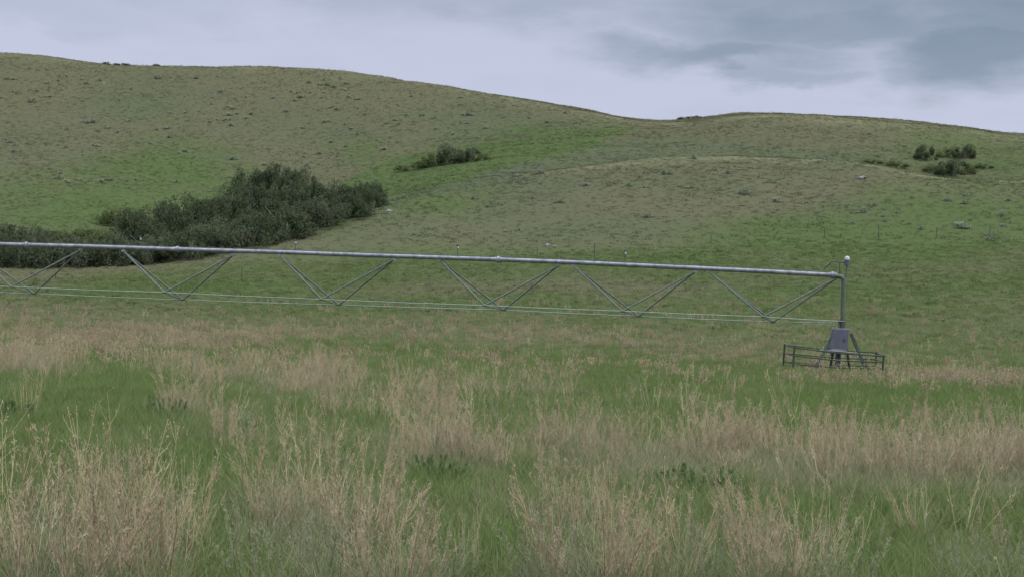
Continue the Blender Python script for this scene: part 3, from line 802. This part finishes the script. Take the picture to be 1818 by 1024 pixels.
# ------------------------------------------------------------------ fence posts of the wire fence
def post_mesh():
    mb = MB()
    mb.box((0, 0, .55), (.07, .018, 1.5)); mb.box((0, .024, .55), (.018, .03, 1.5)); mb.box((0, 0, -.05), (.16, .012, .2))
    mb.box((0, -.016, 1.2), (.05, .014, .02)); mb.box((0, -.016, .8), (.05, .014, .02)); mb.box((0, -.016, .4), (.05, .014, .02))
    return mb.mesh('fence_post', M_POST, smooth=False)
PM = post_mesh()
for x, yb, yt, s in [(1757, 421, 400, 'thin steel fence post nearest the right edge'), (1662, 424, 404, 'thin steel fence post second from the right edge'), (1560, 424, 404, 'dark steel fence post above and right of pivot dome'),
                     (1464, 424, 408, 'faint steel fence post above the pivot bracket'), (1262, 432, 418, 'faint fence post above the span right of third sprinkler'), (1055, 458, 432, 'steel fence post behind pipe, right of centre'),
                     (953, 456, 440, 'faint fence post behind the pipe at centre'), (429, 498, 476, 'fence post seen under the pipe at left centre'), (98, 498, 486, 'short fence post seen under the pipe at far left')]:
    p = hit(x, yb, 90)
    h = (yb - yt) * p[1] / F / 1.3
    o = link('fence_post', PM, loc=p, scale=(1.1, 1.1, h)); o.rotation_euler = (random.uniform(-.04, .04), random.uniform(-.05, .05), random.uniform(-.3, .3))
    tag(o, s, 'fence post', 'steel posts of the field fence')

# ------------------------------------------------------------------ irrigation machine
TH_ = math.radians(9.5)
DP = 62.0
P0 = at(1497, 491, DP)                                   # where pipe meets riser
DIR = np.array([-math.cos(TH_), math.sin(TH_), 0.0])
def on_span(x, y):
    """point of the span's vertical plane seen at a photo pixel"""
    r = ray(x, y)
    d = (P0[0] * math.sin(TH_) + P0[1] * math.cos(TH_)) / (r[0] * math.sin(TH_) + math.cos(TH_))
    return np.array([r[0] * d, d, ZC + r[2] * d])
gz = float(ground(P0[0], DP))
BASE = np.array([P0[0], P0[1], gz])
root = link('irrigation_pivot', None, loc=BASE)
tag(root, 'galvanised irrigation span on trusses running left from a grey panelled pivot tower', 'irrigation pivot')
def part(name, mb, mat, parent=root, smooth=True):
    return link(name, mb.mesh(name, mat, BASE, smooth), parent)

pipe_px = [(0, 434), (143, 437.5), (316, 443), (497, 448), (700, 455), (885, 461), (1018, 466), (1234, 476), (1360, 482), (1478, 488.5)]
pp = [on_span(*q) for q in pipe_px]
ext = pp[0] + (pp[0] - pp[3]) / np.linalg.norm(pp[0] - pp[3]) * 11.0
pp = [ext] + pp
part('span_pipe', MB().tube(pp, .100, 14), M_GALV)
pd = DIR
for x, y in ((48, 435.3), (316, 443), (885, 461), (1478, 488.5)):
    c = on_span(x, y)
    mb = MB(); e = pp[-1] - pp[-2]; e = e / np.linalg.norm(e)
    mb.tube([c - e * .05, c + e * .05], .150, 14); mb.tube([c - e * .16, c + e * .16], .112, 14)
    for k in range(6):
        w = k * math.pi / 3; b_ = c + .13 * (np.array([0, 0, 1]) * math.cos(w) + np.cross(e, [0, 0, 1]) * math.sin(w))
        mb.tube([b_ - e * .085, b_ + e * .085], .014, 6)
    part('pipe_flange', mb, M_GALV)
# electric cable lying along the top of the pipe
cab = [p + np.array([0, 0, .112]) for p in pp[1:]]
part('control_cable', MB().tube([c + np.array([0, -.02, .004 * ((i % 2) - .5)]) for i, c in enumerate(cab)], .014, 6), M_DARK)

V_PX = [((1258, 481), (1488, 491), (1355, 562), (1373, 571)), ((1018, 471), (1234, 481), (1105, 552), (1134, 561)),
        ((781, 461), (992, 470), (860, 542), (894, 550)), ((497, 453), (699, 460), (571, 531), (602, 541)),
        ((219, 445), (414, 452), (292, 519), (325, 532)), ((-55, 437), (143, 443), (20, 509), (61, 521))]
VS = []
for (jl, jr, an, af) in V_PX:
    L_, R_ = on_span(*jl), on_span(*jr)
    dm = on_span((an[0] + af[0]) / 2, (an[1] + af[1]) / 2)[1]
    hw = .75
    VS.append((L_, R_, at(an[0], an[1], dm - hw), at(af[0], af[1], dm + hw)))
sh = VS[5][0] - VS[4][0]
VS.append(tuple(v + sh for v in VS[5]))
for L_, R_, an, af in VS:
    dn = np.array([0, 0, -.03])
    for j in (L_, R_):
        for apx in (an, af):
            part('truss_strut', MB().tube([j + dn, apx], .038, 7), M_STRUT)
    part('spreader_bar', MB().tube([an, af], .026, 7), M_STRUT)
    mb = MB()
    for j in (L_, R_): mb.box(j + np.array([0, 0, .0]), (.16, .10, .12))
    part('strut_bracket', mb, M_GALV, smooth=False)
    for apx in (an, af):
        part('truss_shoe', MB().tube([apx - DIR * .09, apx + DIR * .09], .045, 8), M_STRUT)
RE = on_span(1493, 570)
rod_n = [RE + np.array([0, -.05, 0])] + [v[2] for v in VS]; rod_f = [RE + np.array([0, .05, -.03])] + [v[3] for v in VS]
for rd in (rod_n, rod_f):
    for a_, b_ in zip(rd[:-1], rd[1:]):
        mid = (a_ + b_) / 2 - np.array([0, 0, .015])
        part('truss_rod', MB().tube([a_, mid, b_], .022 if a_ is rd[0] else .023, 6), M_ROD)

for x, yt in ((249, 424), (524, 430), (812, 439), (1109, 449)):
    i = np.interp(x, [q[0] for q in pipe_px], [q[1] for q in pipe_px])
    b_ = on_span(x, i - 3); t_ = on_span(x, yt); t_ = np.array([b_[0], b_[1], t_[2]])
    h = t_[2] - b_[2]
    sp = part('sprinkler', MB().tube([b_, t_], .017, 7), M_DARK)
    hd = MB(); hd.tube([t_ - [0, 0, .03], t_ + [0, 0, .08]], [.035, .045], 8); hd.tube([t_ + [-.11, 0, .09], t_ + [.10, 0, .05]], [.02, .012], 6); hd.tube([t_ + [0, 0, .08], t_ + [0, 0, .14]], [.03, .02], 8)
    part('sprinkler_head', hd, M_DARK, sp)
    cp = MB(); cp.tube([t_ + [.02, -.05, -.05], t_ + [.02, -.05, .03]], [.045, .03], 8)
    part('nozzle', cp, M_WHITE, sp)

# riser, elbow, collars
top = P0 + np.array([.03, 0, 0])
foot = np.array([top[0], top[1], gz - .1])
part('elbow', MB().tube([pp[-1], P0 + [-.14, .01, .0], P0 + [-.04, 0, -.03], P0 + [.02, 0, -.12], P0 + [.03, 0, -.32]], [.10, .10, .10, .10, .10], 14), M_RISER)
zb = at(1498, 584, DP)[2]
part('riser', MB().tube([P0 + [.03, 0, -.30], [top[0], top[1], zb - .05]], .098, 14), M_RISER)
part('riser_collar', MB().tube([[top[0], top[1], zb + .0], [top[0], top[1], zb + .32]], .125, 14), M_DARK)
part('inlet_pipe', MB().tube([[top[0] - .12, top[1], zb], [top[0] - .15, top[1], gz + .35], [top[0] - .13, top[1], gz - .1]], .12, 12), M_PANEL)
rb = MB(); rb.tube([[top[0] - .17, top[1] - .05, zb - .02], [top[0] - .17, top[1] - .05, zb + .34]], .028, 6); rb.tube([[top[0] - .21, top[1] - .1, zb + .33], [top[0] + .15, top[1] - .1, zb + .33]], .03, 6)
part('rod_bracket', rb, M_STRUT)
# collector ring cover and its conduit
dome_c = at(1504, 462, DP)
ring_z = at(1504, 471, DP)[2]
part('collector_mast', MB().tube([[dome_c[0] - .01, DP, P0[2] - .05], [dome_c[0] - .01, DP, ring_z]], .035, 8), M_RISER)
dm_ = MB(); dm_.tube([[dome_c[0], DP, ring_z + .22], [dome_c[0], DP, ring_z + .30], [dome_c[0], DP, ring_z + .36], [dome_c[0], DP, ring_z + .385]], [.122, .115, .08, .02], 16)
cv = part('collector_cover', dm_, M_WHITE)
part('collector_ring', MB().tube([[dome_c[0], DP, ring_z + .10], [dome_c[0], DP, ring_z + .22]], .112, 12), M_PANEL, cv)
part('cover_rim', MB().tube([[dome_c[0], DP, ring_z], [dome_c[0], DP, ring_z + .10]], [.125, .115], 14), M_PANEL, cv)
c1, c2, c3 = at(1462, 479, DP + .4), at(1477, 464.5, DP + .2), at(1500, 466, DP)
part('conduit', MB().tube([c1, c1 * .3 + c2 * .7, c2, c2 * .6 + c3 * .4, c3], .024, 7), M_DARK)
part('conduit_prop', MB().tube([at(1491, 466, DP - .02), at(1491, 489, DP - .02)], .024, 7), M_DARK)

# four tower legs, braces, panel
ltop = zb - .02
LEGS = [((1481, 592), (1446, 656), -.95), ((1511, 592), (1543, 668), -.95), ((1486, 590), (1474, 652), .95), ((1500, 590), (1508, 655), .95)]
for k, (a_, b_, dy) in enumerate(LEGS):
    A = at(a_[0], a_[1], DP + dy * .18); B = at(b_[0], b_[1], DP + dy)
    gb = float(ground(B[0], B[1])) - .1
    B = A + (B - A) * ((A[2] - gb) / (A[2] - B[2]))
    part('tower_leg', MB().tube([A, B], (.095, .085, .05, .05)[k], 4), M_LEG, smooth=False)
cap = MB(); cap.box((top[0] - .07, top[1], ltop + .03), (.85, .5, .07))
part('tower_cap', cap, M_GALV, smooth=False)
b1, b2 = at(1456, 621, DP - .55), at(1531, 627.5, DP - .55)
part('cross_brace', MB().tube([b1, b2], .04, 4), M_STRUT, smooth=False)
b3, b4 = at(1450, 636, DP - .75), at(1536, 642, DP - .75)
part('cross_brace', MB().tube([b3, b4], .02, 4), M_STRUT, smooth=False)
part('cross_brace', MB().tube([at(1478, 634, DP + .7), at(1507, 636, DP + .7)], .03, 4), M_STRUT, smooth=False)
fr = [at(1480, 584, DP - .42), at(1507, 584.8, DP - .42), at(1505, 624, DP - .50), at(1470.5, 622, DP - .50)]
bk = [v + np.array([0, .30, 0]) for v in fr]
bx = part('control_panel', MB().prism([fr[3], fr[2], fr[1], fr[0]], [bk[3], bk[2], bk[1], bk[0]]), M_PANEL, smooth=False)
mb = MB(); mb.box(at(1489, 621.5, DP - .53), (.62, .05, .10)); part('panel_sill', mb, M_GALV, bx, False)
mb = MB(); mb.box(at(1499, 603, DP - .475), (.05, .03, .14)); part('panel_latch', mb, M_DARK, bx, False)
part('cable_drop', MB().tube([at(1476, 624, DP - .45), at(1476, 633, DP - .45)], .025, 6), M_DARK)

# ------------------------------------------------------------------ pipe guard pen round the tower
C4 = {'bl': (1393.5, 611.0, DP + 1.7), 'br': (1556.5, 624.8, DP + 1.7), 'fl': (1411, 615.8, DP - 1.5), 'fr': (1569.4, 631.2, DP - 1.5)}
corner = {k: at(*v) for k, v in C4.items()}
cen = sum(corner.values()) / 4; cen[2] = float(ground(cen[0], cen[1]))
pen = link('guard_pen', None, loc=cen)
tag(pen, 'dark pipe rail guard pen standing around the foot of the pivot tower', 'fence')
def ppart(name, mb, mat=M_FENCE): return link(name, mb.mesh(name, mat, cen), pen)
foot_z = {}
for k, c in corner.items():
    g_ = float(ground(c[0], c[1]))
    lean = np.array([-.06, 0, 0]); foot_z[k] = g_
    ppart('post', MB().tube([c + [0, 0, .03], np.array([c[0], c[1], g_ - .15]) + lean], .045, 8))
for a_, b_ in (('bl', 'br'), ('fl', 'fr'), ('bl', 'fl'), ('br', 'fr')):
    for fr_ in (.02, .36, .70):
        A = corner[a_].copy(); B = corner[b_].copy()
        A[2] -= fr_ * (A[2] - foot_z[a_]); B[2] -= fr_ * (B[2] - foot_z[b_])
        m_ = A * .52 + B * .48 - np.array([0, 0, .06 if a_[1] + b_[1] == 'lr' else .01])
        ppart('rail', MB().tube([A, m_, B], .027, 7))

# ------------------------------------------------------------------ sky and light
SUN_EL, SUN_AZ = math.radians(46), math.radians(118)     # azimuth clockwise from +Y (the view direction)
w = bpy.data.worlds.new('World'); scene.world = w; w.use_nodes = True
n, l = w.node_tree.nodes, w.node_tree.links
n.clear()
out = n.new('ShaderNodeOutputWorld'); bg = n.new('ShaderNodeBackground'); bg.inputs[1].default_value = .10
sky = n.new('ShaderNodeTexSky'); sky.sky_type = 'NISHITA'; sky.sun_disc = False; sky.sun_elevation = SUN_EL; sky.sun_rotation = SUN_AZ
tc = n.new('ShaderNodeTexCoord')
sep = n.new('ShaderNodeSeparateXYZ'); l.new(tc.outputs['Generated'], sep.inputs[0])
# clouds lie on a level sheet: look-up on the plane, so that they flatten towards the horizon
zz = math_n(n, l, 'ADD', math_n(n, l, 'MAXIMUM', sep.outputs[2], 0.0), .16)
cx_ = math_n(n, l, 'DIVIDE', sep.outputs[0], zz); cy_ = math_n(n, l, 'DIVIDE', sep.outputs[1], zz)
cmb = n.new('ShaderNodeCombineXYZ'); l.new(cx_, cmb.inputs[0]); l.new(cy_, cmb.inputs[1])
nz1 = nd(n, 'ShaderNodeTexNoise', Scale=1.7, Detail=6.0, Roughness=.5); l.new(cmb.outputs[0], nz1.inputs['Vector'])
nz2 = nd(n, 'ShaderNodeTexNoise', Scale=5.0, Detail=7.0, Roughness=.55); l.new(cmb.outputs[0], nz2.inputs['Vector'])
# darker cloud bodies
warp = n.new('ShaderNodeVectorMath'); warp.operation = 'MULTIPLY_ADD'
l.new(nz2.outputs['Color'], warp.inputs[0]); warp.inputs[1].default_value = (.10, .10, .05); 
sub = n.new('ShaderNodeVectorMath'); sub.operation = 'SUBTRACT'; l.new(tc.outputs['Generated'], sub.inputs[0]); sub.inputs[1].default_value = (.05, .05, .025)
l.new(sub.outputs[0], warp.inputs[2])
acc = None
for x, y, rx, ry, am in [(1715, 90, 150, 54, 1.05), (1470, 45, 280, 40, .85), (1290, 96, 175, 30, .9), (1390, 132, 110, 16, .6), (1480, 0, 330, 45, .75), (1815, 25, 170, 70, .9), (1010, 0, 230, 36, .45),
                         (70, 15, 190, 30, .25), (330, 0, 190, 30, .22), (1500, -120, 700, 90, .9), (300, -110, 600, 80, .6)]:
    c = ray(x, y); c = c / np.linalg.norm(c)
    s1 = n.new('ShaderNodeVectorMath'); s1.operation = 'SUBTRACT'; l.new(warp.outputs[0], s1.inputs[0]); s1.inputs[1].default_value = tuple(float(v) for v in c)
    s2 = n.new('ShaderNodeVectorMath'); s2.operation = 'MULTIPLY'; l.new(s1.outputs[0], s2.inputs[0]); s2.inputs[1].default_value = (F / rx, F / rx, F / ry)
    s3 = n.new('ShaderNodeVectorMath'); s3.operation = 'LENGTH'; l.new(s2.outputs[0], s3.inputs[0])
    mr = n.new('ShaderNodeMapRange'); mr.interpolation_type = 'SMOOTHERSTEP'; l.new(s3.outputs['Value'], mr.inputs[0])
    mr.inputs[1].default_value = 2.1; mr.inputs[2].default_value = .15; mr.inputs[3].default_value = 0; mr.inputs[4].default_value = am
    acc = mr.outputs[0] if acc is None else math_n(n, l, 'MAXIMUM', acc, mr.outputs[0])
dark = math_n(n, l, 'MULTIPLY_ADD', math_n(n, l, 'SUBTRACT', nz1.outputs['Fac'], .5), .55, acc, clamp=True)
dark = math_n(n, l, 'MULTIPLY_ADD', math_n(n, l, 'SUBTRACT', nz2.outputs['Fac'], .5), .30, dark, clamp=True)
ccol = mixc(n, l, dark, (.385, .410, .515), (.162, .205, .268))
hz = n.new('ShaderNodeMapRange'); l.new(sep.outputs[2], hz.inputs[0]); hz.inputs[1].default_value = .20; hz.inputs[2].default_value = .08; hz.inputs[3].default_value = 0; hz.inputs[4].default_value = .35
ccol = mixc(n, l, hz.outputs[0], ccol, (.425, .450, .555))
# an overcast sky is brightest overhead
up = math_n(n, l, 'MULTIPLY_ADD', math_n(n, l, 'MAXIMUM', math_n(n, l, 'SUBTRACT', sep.outputs[2], .22), 0.0), 6.0, 1.0)
ccol = mixc(n, l, 1.0, ccol, up, 'MULTIPLY')
ccol10 = mixc(n, l, 1.0, ccol, (10.0, 10.0, 10.0), 'MULTIPLY')
mx = mixc(n, l, .95, sky.outputs[0], ccol10)
l.new(mx, bg.inputs[0]); l.new(bg.outputs[0], out.inputs[0])

sd = bpy.data.lights.new('sun', 'SUN'); sd.energy = 1.5; sd.angle = math.radians(14); sd.color = (1.0, .95, .88)
so = bpy.data.objects.new('sun', sd); COL.objects.link(so)
dv = Vector((math.sin(SUN_AZ) * math.cos(SUN_EL), math.cos(SUN_AZ) * math.cos(SUN_EL), math.sin(SUN_EL)))
so.rotation_euler = (-dv).to_track_quat('-Z', 'Y').to_euler()

scene.view_settings.view_transform = 'Standard'
scene.view_settings.look = 'None'
scene.view_settings.exposure = 0.5
scene.view_settings.gamma = 1.0
scene.render.engine = 'CYCLES'
scene.cycles.use_denoising = True
scene.cycles.denoiser = 'OPENIMAGEDENOISE'
scene.cycles.max_bounces = 5
scene.cycles.diffuse_bounces = 3
